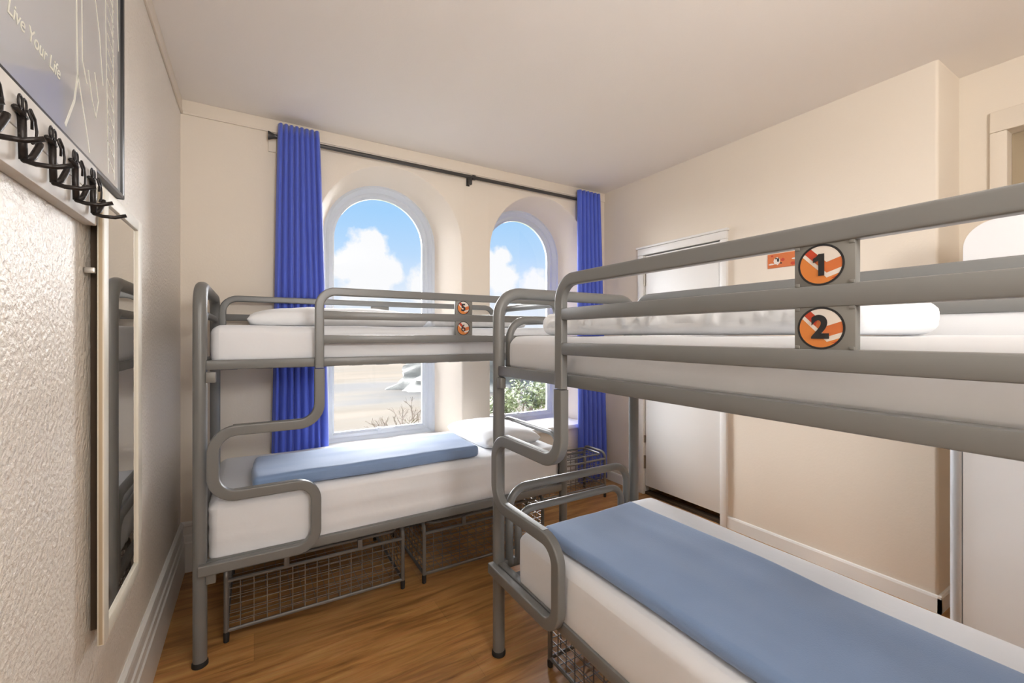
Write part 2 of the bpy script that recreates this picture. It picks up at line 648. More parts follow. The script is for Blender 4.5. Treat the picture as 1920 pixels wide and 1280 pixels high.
for wi, (co, ci) in enumerate(WIN):
    w = struct(empty('window_%d' % (wi + 1), (ci, YG, 0)),
               ['arched white framed window on the left, behind the bunk', 'arched white framed window on the right, beside the right curtain'][wi])

    def ring(d, y):
        return [(p, y, q) for p, q in arch(0, R_I - d, S_I, Z_I + d)]
    bm = bmesh.new()
    loft(bm, [ring(-0.03, 0.0), ring(0.016, -0.004), ring(0.022, 0.004) and [(p, 0.006, q) for p, _, q in ring(0.022, 0)],
              [(p, 0.012, q) for p, _, q in ring(0.030, 0)], [(p, 0.03, q) for p, _, q in ring(0.044, 0)],
              [(p, 0.08, q) for p, _, q in ring(0.044, 0)], [(p, 0.08, q) for p, _, q in ring(-0.03, 0)],
              ring(-0.03, 0.0)], closed=True)
    finish(bm, 'window_frame', M_pvc, w, angle=25)
    bm = bmesh.new()
    loft(bm, [[(p, y, q) for p, _, q in ring(d, 0)] for d, y in
              ((0.038, 0.034), (0.066, 0.034), (0.074, 0.044), (0.083, 0.058), (0.083, 0.085), (0.038, 0.085), (0.038, 0.034))], closed=True)
    finish(bm, 'window_sash', M_pvc, w, angle=25)
    bm = bmesh.new()
    a = [(p, q) for p, _, q in ring(0.078, 0)]
    f0 = bm.faces.new([bm.verts.new((p, 0.064, q)) for p, q in a])
    bmesh.ops.triangulate(bm, faces=[f0])
    finish(bm, 'window_pane', M_glass, w, smooth=False)
    bm = bmesh.new()
    box(bm, (co - ci - R_O - 0.03, YB - YG - 0.03, Z_O - 0.035), (co - ci + R_O + 0.03, 0.0, Z_O + 0.004), bev=0.008)
    finish(bm, 'window_sill', M_trim, w)
    bm = bmesh.new()
    box(bm, (-0.02, 0.045, Z_I + 0.068), (0.10, 0.03, Z_I + 0.086), bev=0.004)
    box(bm, (-0.03, 0.05, Z_I + 0.06), (0.0, 0.02, Z_I + 0.095), bev=0.004)
    finish(bm, 'window_handle', M_pvc, w)

# cornice bead lines at the top of the left and window walls
bm = bmesh.new()
box(bm, (XL, YF, ZC - 0.075), (XL + 0.008, YB, ZC), bev=0.003)
box(bm, (XL, YF, ZC - 0.082), (XL + 0.012, YB, ZC - 0.070), bev=0.003)
struct(finish(bm, 'trim_1', M_wall))
bm = bmesh.new()
box(bm, (XL, YB - 0.008, ZC - 0.075), (XR, YB, ZC), bev=0.003)
box(bm, (XL, YB - 0.012, ZC - 0.082), (XR, YB, ZC - 0.070), bev=0.003)
struct(finish(bm, 'trim_2', M_wall))


# tall moulded skirting on the left wall
def skirting(bm, prof, run):
    rings = [[run(d, z, e) for d, z in prof] for e in (0, 1)]
    vr = [[bm.verts.new(p) for p in r] for r in rings]
    n = len(prof)
    for k in range(n):
        bm.faces.new((vr[0][k], vr[0][(k + 1) % n], vr[1][(k + 1) % n], vr[1][k]))
    bm.faces.new(vr[0]); bm.faces.new(vr[1][::-1])


PROF = [(0, 0), (0.022, 0), (0.022, 0.165), (0.017, 0.172), (0.017, 0.205), (0.012, 0.212), (0.012, 0.255), (0.016, 0.262),
        (0.014, 0.275), (0.004, 0.284), (0, 0.284)]
bm = bmesh.new(); skirting(bm, PROF, lambda d, z, e: (XL + d, (YF, YB)[e], z))
struct(finish(bm, 'baseboard_left', M_trim, angle=20))
bm = bmesh.new(); skirting(bm, PROF, lambda d, z, e: ((XL, XR)[e], YB - d, z))
struct(finish(bm, 'baseboard_back', M_trim, angle=20))
P2 = [(0, 0), (0.014, 0), (0.014, 0.072), (0.010, 0.082), (0, 0.084)]
bm = bmesh.new()
skirting(bm, P2, lambda d, z, e: (XR - d, (YREC - 0.014, 1.832)[e], z))
skirting(bm, P2, lambda d, z, e: ((XR - 0.014, XRR)[e], YREC - d, z))
skirting(bm, P2, lambda d, z, e: (XR - d, (2.66, YB)[e], z))
struct(finish(bm, 'baseboard_right', M_trim, angle=20))

# white cupboard door in the right wall
d1 = struct(empty('door_1', (XR, 2.23, 0)), 'plain white cupboard door with painted frame in the right wall')
bm = bmesh.new()
for y0, y1, z0, z1 in ((1.828 - 2.23, 1.878 - 2.23, 0, 2.03), (2.582 - 2.23, 2.645 - 2.23, 0, 2.03), (1.828 - 2.23, 2.645 - 2.23, 2.0305, 2.086)):
    box(bm, (-0.022, y0, z0), (0.05, y1, z1), bev=0.004)
box(bm, (-0.030, 1.815 - 2.23, 2.0865), (-0.001, 2.658 - 2.23, 2.104), bev=0.004)
finish(bm, 'door_frame', M_trim, d1)
bm = bmesh.new()
box(bm, (-0.004, 1.886 - 2.23, 0.075), (0.034, 2.575 - 2.23, 2.022), bev=0.003)
finish(bm, 'door_leaf', M_door, d1)
for z0, z1 in ((1.77, 1.88), (0.44, 0.50), (0.22, 0.33)):
    bm = bmesh.new()
    tube(bm, [(-0.010, 2.578 - 2.23, z0), (-0.010, 2.578 - 2.23, z1)], 0.013, n=10)
    box(bm, (-0.006, 2.566 - 2.23, z0), (-0.001, 2.59 - 2.23, z1))
    finish(bm, 'hinge', M_hinge, d1)
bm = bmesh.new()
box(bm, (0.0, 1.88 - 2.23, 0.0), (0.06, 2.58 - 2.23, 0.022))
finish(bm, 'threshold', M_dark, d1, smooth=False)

# entrance door opening in the recess
d2 = struct(empty('door_2', (XRR, 0.2, 0)), 'cream framed doorway in the recess at the far right')
bm = bmesh.new()
box(bm, (-0.022, DY1 - 0.2 - 0.005, 0), (0.0, DY1 - 0.2 + 0.055, DZ - 0.0055), bev=0.006)
box(bm, (-0.022, DY0 - 0.2 - 0.055, 0), (0.0, DY0 - 0.2 + 0.005, DZ - 0.0055), bev=0.006)
box(bm, (-0.022, DY0 - 0.2 - 0.055, DZ - 0.005), (0.0, DY1 - 0.2 + 0.055, DZ + 0.10), bev=0.006)
finish(bm, 'door_frame', M_wall, d2)
bm = bmesh.new()
box(bm, (0.09, DY0 - 0.2, 0.005), (0.12, DY1 - 0.2, DZ), bev=0.003)
finish(bm, 'door_leaf', mat('tan_door_paint', (0.45, 0.37, 0.26, 1), 0.5), d2)

# ------------------------------------------------------------------ bunk beds
BL, BD = 1.86, 0.80      # post to post: length, depth


def circle_pts(n, r, cx=0, cz=0):
    return [(cx + r * math.cos(2 * PI * k / n), cz + r * math.sin(2 * PI * k / n)) for k in range(n)]


def clip_convex(subj, n=48, r=1.0):
    clip = circle_pts(n, r)
    out = subj
    for i in range(n):
        a, b = clip[i], clip[(i + 1) % n]
        inp, out = out, []
        if not inp:
            break
        ins = lambda p: (b[0] - a[0]) * (p[1] - a[1]) - (b[1] - a[1]) * (p[0] - a[0]) >= -1e-9
        for j in range(len(inp)):
            p, q = inp[j - 1], inp[j]
            ip, iq = ins(p), ins(q)
            if ip != iq:
                d1 = (b[0] - a[0]) * (p[1] - a[1]) - (b[1] - a[1]) * (p[0] - a[0])
                d2 = (b[0] - a[0]) * (q[1] - a[1]) - (b[1] - a[1]) * (q[0] - a[0])
                t = d1 / (d1 - d2)
                out.append((p[0] + (q[0] - p[0]) * t, p[1] + (q[1] - p[1]) * t))
            if iq:
                out.append(q)
    return out


def emblem_mesh(R, y):
    """round sticker: orange ground, cream and red chevrons, black rim; faces -y"""
    bm = bmesh.new()
    mats = [M_orange, M_cream, M_red, M_orange2, M_black]

    def poly(pts, mi, lay, clip=True):
        if clip:
            pts = clip_convex(pts)
        if len(pts) < 3:
            return
        try:
            f = bm.faces.new([bm.verts.new((p * R, y - lay * 0.00012, q * R)) for p, q in pts])
            f.material_index = mi
            bmesh.ops.triangulate(bm, faces=[f])
        except Exception:
            pass
    poly(circle_pts(48, 1.0), 0, 0, False)
    vx = 0.26

    def band(top, bot, mi, lay, xl=-1.6, xr=1.6):
        # chevron: left arm falls steeply to vx, right arm rises gently
        def line(v):
            l = [(xl, v + (vx - xl) * 1.05)]
            r = [(xr, v + (xr - vx) * 0.34)]
            return l, (vx, v), r
        lt, vt, rt = line(top); lb, vb, rb = line(bot)
        for quad in ([lt[0], lb[0], vb, vt], [vt, vb, rb[0], rt[0]]):
            poly(quad, mi, lay)
    band(-0.42, -0.66, 1, 1)
    band(3.0, -0.42, 3, 1)
    # red patch at the head of the left arm
    def ln(v, x):
        return v + (vx - x) * 1.05
    poly([(-0.9, ln(-0.42, -0.9)), (-0.22, ln(-0.42, -0.22)), (-0.12, ln(0.10, -0.12)), (-0.9, ln(0.10, -0.9))], 2, 2)
    poly([(vx, 0.10), (1.6, 0.10 + (1.6 - vx) * 0.34), (1.6, 2), (-1.6, 2), (-1.6, ln(0.10, -1.6))], 1, 3)
    poly([(vx + 0.15, -0.72), (1.6, -0.66 + (1.6 - vx) * 0.34 - 0.02), (1.6, -0.9 + 0.3)], 2, 1)
    # rim
    n = 48
    o = [bm.verts.new((p * R, y - 0.0006, q * R)) for p, q in circle_pts(n, 1.03)]
    i_ = [bm.verts.new((p * R, y - 0.0006, q * R)) for p, q in circle_pts(n, 0.93)]
    for k in range(n):
        f = bm.faces.new((o[k], o[(k + 1) % n], i_[(k + 1) % n], i_[k])); f.material_index = 4
    for f in bm.faces:
        if f.normal.y > 0:
            f.normal_flip()
    me = bpy.data.meshes.new('emblem')
    bm.to_mesh(me); bm.free()
    for mm in mats:
        me.materials.append(mm)
    return me


def text_mesh(txt, size, offset=0.0, extrude=0.0004, align='CENTER'):
    cu = bpy.data.curves.new('lettering', 'FONT')
    cu.body = txt
    cu.size = size
    cu.align_x = align
    cu.align_y = 'CENTER'
    cu.offset = offset
    cu.extrude = extrude
    o = bpy.data.objects.new('lettering_source', cu)
    link(o)
    dg = bpy.context.evaluated_depsgraph_get()
    me = bpy.data.meshes.new_from_object(o.evaluated_get(dg))
    bpy.data.objects.remove(o)
    bpy.data.curves.remove(cu)
    return me


def one_mesh(hh):
    bm = bmesh.new()
    a = [(-0.05, 0.5), (0.18, 0.5), (0.18, -0.5), (-0.06, -0.5), (-0.06, 0.20), (-0.28, 0.12), (-0.28, 0.32), (-0.16, 0.37)]
    f = bm.faces.new([bm.verts.new((x * hh, y * hh, 0.0)) for x, y in a])
    r = bmesh.ops.extrude_face_region(bm, geom=[f])
    for v in r['geom']:
        if isinstance(v, bmesh.types.BMVert):
            v.co.z += 0.0008
    bmesh.ops.recalc_face_normals(bm, faces=bm.faces)
    me = bpy.data.meshes.new('numeral')
    bm.to_mesh(me); bm.free()
    return me


def make_bunk(loc, rz, label, h, s_u, plate_u, nums):
    """local x = along the bed from the step end, y = from the open front to the back, z up. h lifts the frame on its posts"""
    root = empty('bunk_bed', loc, rz)
    tag(root, label, 'bunk bed', 'metal bunk beds')
    VF = -0.035     # plane of the front guard and steps
    # end frames: front post + top bar + rear post in one bent tube, one per end
    for u in (0.0, BL):
        sgn = 1 if u == 0 else -1
        bm = bmesh.new()
        pts = fillet([(u, 0, 0.02), (u, 0, 1.53 + h), (u, BD, 1.53 + h), (u, BD, 0.02)], 0.10, 9)
        tube(bm, pts, 0.05, n=16)
        ef = finish(bm, 'end_post_hoop', M_steel, root)
        for v in (0, BD):
            bm = bmesh.new()
            lathe(bm, [(0.025, 0), (0.029, 0.003), (0.029, 0.016), (0.026, 0.022)], (u, v, 0), 18)
            finish(bm, 'rubber_foot', M_foot, ef)
        # upper inner rail hoop
        bm = bmesh.new()
        tube(bm, fillet([(u + sgn * 0.004, 0.05, 1.20 + h), (u + sgn * 0.004, 0.05, 1.415 + h), (u + sgn * 0.004, BD - 0.05, 1.415 + h), (u + sgn * 0.004, BD - 0.05, 1.20 + h)], 0.08, 8), 0.034, n=12)
        finish(bm, 'end_rail', M_steel, root)
        # lower end: two nested hoops
        bm = bmesh.new()
        tube(bm, fillet([(u, 0.052, 0.37 + h), (u, 0.052, 0.690 + h), (u, BD - 0.052, 0.690 + h), (u, BD - 0.052, 0.37 + h)], 0.085, 8), 0.036, n=12)
        finish(bm, 'end_rail', M_steel, root)
        bm = bmesh.new()
        tube(bm, fillet([(u + sgn * 0.004, 0.095, 0.37 + h), (u + sgn * 0.004, 0.095, 0.588 + h), (u + sgn * 0.004, BD - 0.095, 0.588 + h), (u + sgn * 0.004, BD - 0.095, 0.37 + h)], 0.07, 8), 0.032, n=12)
        finish(bm, 'end_rail', M_steel, root)
        # cross members under the mattresses
        for z in (1.200 + h, 0.375 + h):
            bm = bmesh.new()
            box(bm, (u - 0.012, 0.02, z - 0.018), (u + 0.012, BD - 0.02, z + 0.018), bev=0.004)
            finish(bm, 'cross_member', M_steel, root)
    # side rails carrying the mattresses
    for v, lo in ((0.0, False), (BD, False), (0.0, True), (BD, True)):
        bm = bmesh.new()
        if lo:
            box(bm, (0.02, v - 0.016, 0.356 + h), (BL - 0.02, v + 0.016, 0.398 + h), bev=0.005)
        else:
            box(bm, (0.02, v - 0.016, 1.182 + h), (BL - 0.02, v + 0.016, 1.222 + h), bev=0.005)
        finish(bm, 'side_rail', M_steel, root)
    for z in (1.175 + h, 0.352 + h):
        bm = bmesh.new()
        box(bm, (0.02, -0.022, z - 0.045), (0.055, 0.004, z - 0.000), bev=0.004)
        finish(bm, 'rail_bracket', M_plate, root)
    # slats
    for z in (1.186 + h, 0.362 + h):
        bm = bmesh.new()
        for k in range(14):
            x = 0.10 + k * (BL - 0.2) / 13
            box(bm, (x - 0.03, 0.0, z - 0.006), (x + 0.03, BD, z + 0.006))
        finish(bm, 'slat_base', M_steel, root, smooth=False)
    # front guard: one flat oval tube, from the step to the far end
    gt, gm, gl = 1.527 + h, 1.418 + h, 1.307 + h
    ue = BL - 0.075
    bm = bmesh.new()
    tube(bm, fillet([(s_u, VF, 1.178 + h), (s_u, VF, gt), (ue, VF, gt), (ue, VF, 1.20 + h)], 0.07, 9), 0.038, 0.026, (0, 1, 0), n=20, square=6)
    finish(bm, 'guard_rail', M_steel, root)
    for z in (gm, gl):
        bm = bmesh.new()
        box(bm, (s_u + 0.012, VF - 0.012, z - 0.0195), (ue - 0.012, VF + 0.012, z + 0.0195), bev=0.005)
        finish(bm, 'guard_rail', M_steel, root)
    # steps: the S-bent flat tube
    zs1, zs2 = 0.931 + h, 0.662 + h
    ul = 0.046
    s_l = s_u - 0.015
    bm = bmesh.new()
    pts = fillet([(s_u, VF, 1.174 + h), (s_u, VF, zs1), (ul, VF, zs1), (ul, VF, zs2), (s_l, VF, zs2), (s_l, VF, 0.377 + h), (-0.002, VF, 0.377 + h)],
                 [0, 0.085, 0.085, 0.085, 0.075, 0.075, 0], 10)
    tube(bm, pts, 0.043, 0.032, (0, 1, 0), n=24, square=6)
    finish(bm, 'step_rail', M_steel, root)
    for z, ua, ub in ((zs1, 0.115, s_u - 0.075), (zs2, 0.115, s_l - 0.075)):
        bm = bmesh.new()
        tube(bm, [(ua, VF + 0.003, z + 0.0215), (ub, VF + 0.003, z + 0.0215)], 0.024, 0.003, (0, 0, 1), n=10, square=2)
        finish(bm, 'step_tread', M_plate, root)
    # rear guard
    rt, rl, ru0, ru1 = 1.537 + h, 1.428 + h, 0.035, BL - 0.07
    bm = bmesh.new()
    tube(bm, fillet([(ru0, BD - 0.005, 1.21 + h), (ru0, BD - 0.005, rt), (ru1, BD - 0.005, rt), (ru1, BD - 0.005, 1.21 + h)], 0.075, 9), 0.036, 0.026, (0, 1, 0), n=20, square=4)
    finish(bm, 'rear_guard_rail', M_steel, root)
    bm = bmesh.new()
    box(bm, (ru0 + 0.01, BD - 0.017, rl - 0.018), (ru1 - 0.01, BD + 0.007, rl + 0.018), bev=0.005)
    finish(bm, 'rear_guard_rail', M_steel, root)
    bm = bmesh.new()
    box(bm, (0.86, BD - 0.008, rl), (0.98, BD - 0.002, rt), bev=0.001)
    finish(bm, 'rear_plate', M_plate, root)
    bm = bmesh.new()
    box(bm, (1.088, BD - 0.022, 1.20 + h), (1.122, BD + 0.004, rl + 0.02), bev=0.004)
    finish(bm, 'rear_upright', M_steel, root)
    bm = bmesh.new()
    box(bm, (1.12, BD - 0.010, 1.215 + h), (ru1 - 0.02, BD - 0.002, rl - 0.016), bev=0.001)
    finish(bm, 'rear_panel', M_panel, root)
    # number plates
    for k, (z0, z1) in enumerate(((gm + 0.0185, gt - 0.0185), (gl + 0.0185, gm - 0.0185))):
        zc = (z0 + z1) / 2
        pl_ = bpy.data.objects.new('number_plate', None)
        bm = bmesh.new()
        box(bm, (plate_u[0], VF - 0.009, z0 - 0.002), (plate_u[1], VF + 0.009, z1 + 0.002), bev=0.001)
        for bx in (plate_u[0] + 0.005, plate_u[1] - 0.005):
            for bz in (z0 + 0.003, z1 - 0.003):
                box(bm, (bx - 0.004, VF - 0.0105, bz - 0.003), (bx + 0.004, VF - 0.006, bz + 0.003), bev=0.001)
        pl_ = finish(bm, 'number_plate', M_plate, root)
        pl_['label'] = 'grey plate with round orange emblem numbered %s' % nums[k]
        uc = (plate_u[0] + plate_u[1]) / 2 - 0.004
        R = (z1 - z0) / 2 * 0.97
        em = bpy.data.objects.new('emblem', emblem_mesh(R, 0.0))
        link(em); em.parent = pl_; em.location = (uc, VF - 0.0095, zc)
        em['label'] = 'round orange, red and cream emblem with black rim'
        me = text_mesh(nums[k], R * 1.5, offset=R * (0.012 if nums[k] == '6' else 0.06)) if nums[k] != '1' else one_mesh(R * 1.08)
        me.materials.clear(); me.materials.append(M_black)
        nm = bpy.data.objects.new('numeral', me)
        link(nm); nm.parent = pl_
        nm.rotation_euler = (PI / 2, 0, 0)
        nm.location = (uc - R * 0.02, VF - 0.0108, zc)
        nm['label'] = 'black numeral %s' % nums[k]
    return root


BA = (-0.19, 2.17)
BB = (0.89, 1.60)
bunkA = make_bunk((BA[0], BA[1], 0), 0, 'grey metal bunk bed under the windows, plates numbered 5 and 6', 0.025, 0.445, (1.11, 1.208), ('5', '6'))
bunkB = make_bunk((BB[0], BB[1], 0), -PI / 2, 'grey metal bunk bed nearest the viewer, plates numbered 1 and 2', 0.0, 0.478, (1.188, 1.281), ('1', '2'))


# ------------------------------------------------------------------ bedding
def wr(scale, amp, stretch=(1, 1, 1)):
    def f(p):
        return noise.noise(Vector((p.x * stretch[0], p.y * stretch[1], p.z * stretch[2])) * scale) * amp
    return f


def mattress(name, lo, hi, label, along, streak=0.004, parent=None):
    bm = bmesh.new()
    s1 = wr(1.0, 1.0, (1.6, 30, 34) if along == 'x' else (30, 1.6, 34))
    s2 = wr(1.0, 1.0, (3, 3, 3))

    def disp(p, n):
        side = abs(n.x) + abs(n.y)
        top = max(n.z, 0)
        k = s1(p) * streak * min(1, side) + s2(p) * 0.005 * top
        return n * k
    soft_box(bm, lo, hi, 0.045, 0.03, disp)
    o = finish(bm, name, M_sheet, angle=60)
    tag(o, label, 'mattress', 'sheeted bunk mattresses')
    return o


# bunk under the windows
mattress('mattress', (-0.165, 2.175, 0.395), (1.655, 2.955, 0.655), 'white sheeted mattress on the lower bunk under the windows, blue blanket on it', 'x', 0.009)
mattress('mattress', (-0.16, 2.19, 1.219), (1.655, 2.945, 1.395), 'white sheeted mattress on the upper bunk of the bed numbered 5 and 6', 'x', 0.003)
# near bunk
mattress('mattress', (0.880, -0.24, 0.370), (1.640, 1.445, 0.588), 'white sheeted mattress on the lower bunk nearest the viewer', 'y', 0.004)
mattress('mattress', (0.91, -0.24, 1.194), (1.665, 1.575, 1.348), 'white sheeted mattress on the upper bunk of the bed numbered 1 and 2', 'y', 0.003)


def pillow(name, centre, lx, ly, lz, rz, label, cat='pillow', power=2.6, wrinkle=0.012, wscale=9, group=None, material=None, wst=(1, 1, 1)):
    bm = bmesh.new()
    nu, nv = 64, 36
    cz = centre[2]

    def sh(u, v, s):
        a, b = 2 * u - 1, 2 * v - 1
        e = max(0.0, (1 - abs(a) ** power)) * max(0.0, (1 - abs(b) ** power))
        hgt = (e ** 0.42)
        pin = 1 - 0.05 * (1 - abs(a)) * abs(b) ** 3 - 0.0
        x = a * lx / 2 * (1 - 0.05 * abs(b) ** 2 * 0)
        y = b * ly / 2 * pin
        q = Vector((x * wst[0], y * wst[1], s)) * wscale
        w = noise.noise(q) * wrinkle * hgt + abs(noise.noise(q * 2.3 + Vector((5, 1, 2)))) * wrinkle * 0.6 * hgt
        if s > 0:
            z = hgt * lz * 0.72 + w
        else:
            z = -min(hgt * 3, 1) * lz * 0.28
        return (x, y, z)
    top = grid_surface(bm, nu, nv, lambda u, v: sh(u, v, 1))
    bot = grid_surface(bm, nu, nv, lambda u, v: sh(u, v, -1))
    bmesh.ops.remove_doubles(bm, verts=bm.verts, dist=0.0005)
    o = finish(bm, name, material or M_duvet, angle=80)
    o.location = centre
    o.rotation_euler = (0, 0, rz)
    tag(o, label, cat, group)
    return o


def roll(name, lo, hi, label, along, wamp=0.012, tip=0.0):
    """folded duvet lying lengthwise: soft rounded block with cross creases"""
    bm = bmesh.new()

    def disp(p, n):
        q = Vector(p)
        if along == 'y':
            s = Vector((q.x * 5 + q.z * 6, q.y * 16 + q.z * 9, q.z * 4))
        else:
            s = Vector((q.x * 16 + q.z * 9, q.y * 5 + q.z * 6, q.z * 4))
        r1 = (1 - abs(noise.noise(s * 0.8 + Vector((3, 7, 1))))) ** 10
        r2 = (1 - abs(noise.noise(s * 1.7 + Vector((8, 2, 4))))) ** 8
        k = noise.noise(s * 0.5) * wamp * 0.7 + r1 * wamp * 0.9 + r2 * wamp * 0.4 - wamp * 0.5
        k *= 0.35 if n.z > 0.8 else 1.15
        e_ = abs(n.y) if along == 'y' else abs(n.x)
        k *= max(0.12, 1 - 1.3 * e_)
        if n.z < -0.3:
            k *= 0
        return n * k
    soft_box(bm, lo, hi, min(0.052, (hi[2] - lo[2]) / 2 - 0.004), 0.011, disp)
    o = finish(bm, name, M_duvet, angle=80)
    tag(o, label, 'duvet', 'white folded duvets')
    return o


roll('duvet', (0.99, 0.35, 1.351), (1.40, 1.445, 1.436), 'long white folded duvet with creases on the upper bunk numbered 1 and 2', 'y', 0.017)
pillow('pillow', (0.415, 2.60, 1.427), 0.89, 0.44, 0.100, 0.0, 'plump white pillow on the left half of the upper bunk numbered 5 and 6', wrinkle=0.008, wscale=5, power=3.2)
roll('duvet', (0.88, 2.36, 1.399), (1.52, 2.82, 1.449), 'flat white folded duvet on the right half of the upper bunk numbered 5 and 6', 'x', 0.008)
pillow('pillow', (1.40, 2.62, 0.689), 0.40, 0.62, 0.10, 0.0, 'white pillow at the right end of the lower bunk under the windows', wrinkle=0.012, wscale=7, power=3.0)


def blanket(name, lo, hi, label, along, edge=0.012):
    bm = bmesh.new()
    ax = 0 if along == 'x' else 1

    def disp(p, n):
        q = Vector(p)
        w = Vector((0, 0, 0))
        # slightly wandering edges
        w[1 - ax] += noise.noise(Vector((q[ax] * 3.0, q[1 - ax] * 1.0, 3.0))) * edge
        w[ax] += noise.noise(Vector((q[1 - ax] * 4.0, 9.0, q[ax] * 1.0))) * edge
        k = noise.noise(q * 6) * 0.003 + noise.noise(Vector((q[ax] * 2.5, q[1 - ax] * 14, 1.0))) * 0.0025
        return w + n * (k if n.z > -0.3 else 0)
    soft_box(bm, lo, hi, 0.022, 0.022, disp)
    o = finish(bm, name, M_blanket, angle=70)
    tag(o, label, 'blanket', 'folded light blue blankets')
    return o


blanket('blanket', (-0.005, 2.205, 0.659), (1.105, 2.60, 0.724), 'light blue folded blanket on the lower bunk under the windows', 'x', 0.012)
blanket('blanket', (0.925, -0.20, 0.592), (1.405, 1.335, 0.641), 'light blue folded blanket on the lower bunk nearest the viewer', 'y', 0.018)


# ------------------------------------------------------------------ under-bed storage cages
def make_cage(loc, rz, lx, ly, hz, label, z0=0.0):
    """local x along the front, y back; tubular frame, wire mesh sides, lidded"""
    root = empty('storage_cage', loc, rz)
    tag(root, label, 'storage cage', 'wire mesh luggage cages')
    f = 0.045 + z0
    T = 0.021
    for x in (0, lx):
        bm = bmesh.new()
        tube(bm, fillet([(x, 0, f), (x, 0, hz), (x, ly, hz), (x, ly, f)], 0.045, 7), T, n=10)
        tube(bm, [(x, 0, f + 0.006), (x, ly, f + 0.006)], T * 0.8, n=8)
        finish(bm, 'end_frame', M_cage, root)
        for y in (0, ly):
            bm = bmesh.new()
            lathe(bm, [(0.006, 0), (0.011, 0.004), (0.012, f - 0.006), (0.010, f + 0.004)], (x, y, 0), 12)
            finish(bm, 'foot', M_foot, root)
    for y in (0, ly):
        bm = bmesh.new()
        tube(bm, [(0, y, hz - 0.055), (lx, y, hz - 0.055)], T * 0.85, n=8)
        tube(bm, [(0, y, f + 0.006), (lx, y, f + 0.006)], T * 0.8, n=8)
        finish(bm, 'long_rail', M_cage, root)
    # lid
    bm = bmesh.new()
    a = 0.03
    loop = [(a, 0.01, hz - 0.012), (lx - a, 0.01, hz - 0.012), (lx - a, ly - 0.02, hz - 0.012), (a, ly - 0.02, hz - 0.012)]
    pts = fillet([((a + lx) / 2, 0.01, hz - 0.012)] + loop[1:] + loop[:1] + [((a + lx) / 2 - 0.0001, 0.01, hz - 0.012)], 0.04, 6)
    tube(bm, pts, 0.014, n=8)
    lid = finish(bm, 'lid_frame', M_cage, root)
    bm = bmesh.new()
    nx = int(lx / 0.05); ny = int(ly / 0.05)
    for i in range(1, nx):
        x = lx * i / nx
        wire(bm, (x, 0.01, hz - 0.012), (x, ly - 0.02, hz - 0.012), 0.0016)
    for j in range(1, ny):
        y = ly * j / ny
        wire(bm, (0.03, y, hz - 0.012), (lx - 0.03, y, hz - 0.012), 0.0016)
    finish(bm, 'lid_mesh', M_wire, lid, smooth=False)
    # hasps joining the lid to the front rail
    for x in (lx * 0.3, lx * 0.72):
        bm = bmesh.new()
        box(bm, (x - 0.012, -0.008, hz - 0.062), (x + 0.012, 0.008, hz - 0.008), bev=0.003)
        finish(bm, 'hasp', M_cage, root)
    # mesh panels
    nz = 6
    zb, zt = f + 0.006, hz - 0.055
    for y in (0, ly):
        bm = bmesh.new()
        for i in range(1, nx + 0):
            x = lx * i / nx
            wire(bm, (x, y, zb), (x, y, zt), 0.0021)
        for k in range(1, nz):
            z = zb + (zt - zb) * k / nz
            wire(bm, (0, y, z), (lx, y, z), 0.0021)
        finish(bm, 'mesh_panel', M_wire, root, smooth=False)
    for x in (0, lx):
        bm = bmesh.new()
        for j in range(1, ny + 0):
            y = ly * j / ny
            wire(bm, (x, y, zb), (x, y, hz), 0.0021)
        for k in range(1, nz + 1):
            z = zb + (zt - zb) * k / nz
            wire(bm, (x, 0, z), (x, ly, z), 0.0021)
        finish(bm, 'mesh_panel', M_wire, root, smooth=False)
    bm = bmesh.new()
    for i in range(1, nx):
        x = lx * i / nx
        wire(bm, (x, 0, zb), (x, ly, zb), 0.0018)
    for j in range(1, ny):
        y = ly * j / ny
        wire(bm, (0, y, zb), (lx, y, zb), 0.0018)
    finish(bm, 'mesh_base', M_wire, root, smooth=False)
    return root


make_cage((-0.105, 2.275, 0), 0, 0.785, 0.62, 0.325, 'low wire mesh luggage cage under the left half of the bunk by the windows')
make_cage((0.795, 2.265, 0), 0, 0.785, 0.62, 0.325, 'low wire mesh luggage cage under the right half of the bunk by the windows')
make_cage((1.74, 2.70, 0), 0, 0.775, 0.26, 0.375, 'bright wire luggage cage on the floor in front of the right curtain', 0.05)
make_cage((1.035, 1.43, 0), -PI / 2, 0.785, 0.54, 0.325, 'wire mesh luggage cage on the floor under the bunk nearest the viewer', -0.012)


# ------------------------------------------------------------------ curtains and rod
def curtain(label, xt, xb, zt, zb, y, nf, seed, mid=None, lean=0.0):
    bm = bmesh.new()
    rnd = random.Random(seed)
    ph = [rnd.uniform(-0.5, 0.5) for _ in range(nf + 3)]
    NU, NV = nf * 14, 46

    def fn(u, v):
        z = zt + (zb - zt) * v
        w = min(1, v / 1.0) ** 0.8
        x0 = xt[0] + (xb[0] - xt[0]) * w
        x1 = xt[1] + (xb[1] - xt[1]) * w
        k = u * nf
        i = int(k)
        jit = ph[min(i, nf)] * (1 - (k - i)) + ph[min(i + 1, nf + 1)] * (k - i)
        amp = 0.0160 + 0.006 * jit + 0.003 * v
        yy = y + amp - 2 * amp * abs(math.sin(PI * (k + 0.18 * jit * v * 2))) ** 0.75 + noise.noise(Vector((u * 9, v * 2.2, seed))) * 0.006 * v
        xx = x0 + (x1 - x0) * u + noise.noise(Vector((u * 4, v * 3, seed + 5.0))) * 0.012 * v
        return (xx, yy, z + lean * u)
    grid_surface(bm, NU, NV, fn)
    o = finish(bm, 'curtain', M_curtain, angle=180)
    md = o.modifiers.new('thickness', 'SOLIDIFY'); md.thickness = 0.003; md.offset = 0
    tag(o, label, 'curtain', 'royal blue curtains')
    return o


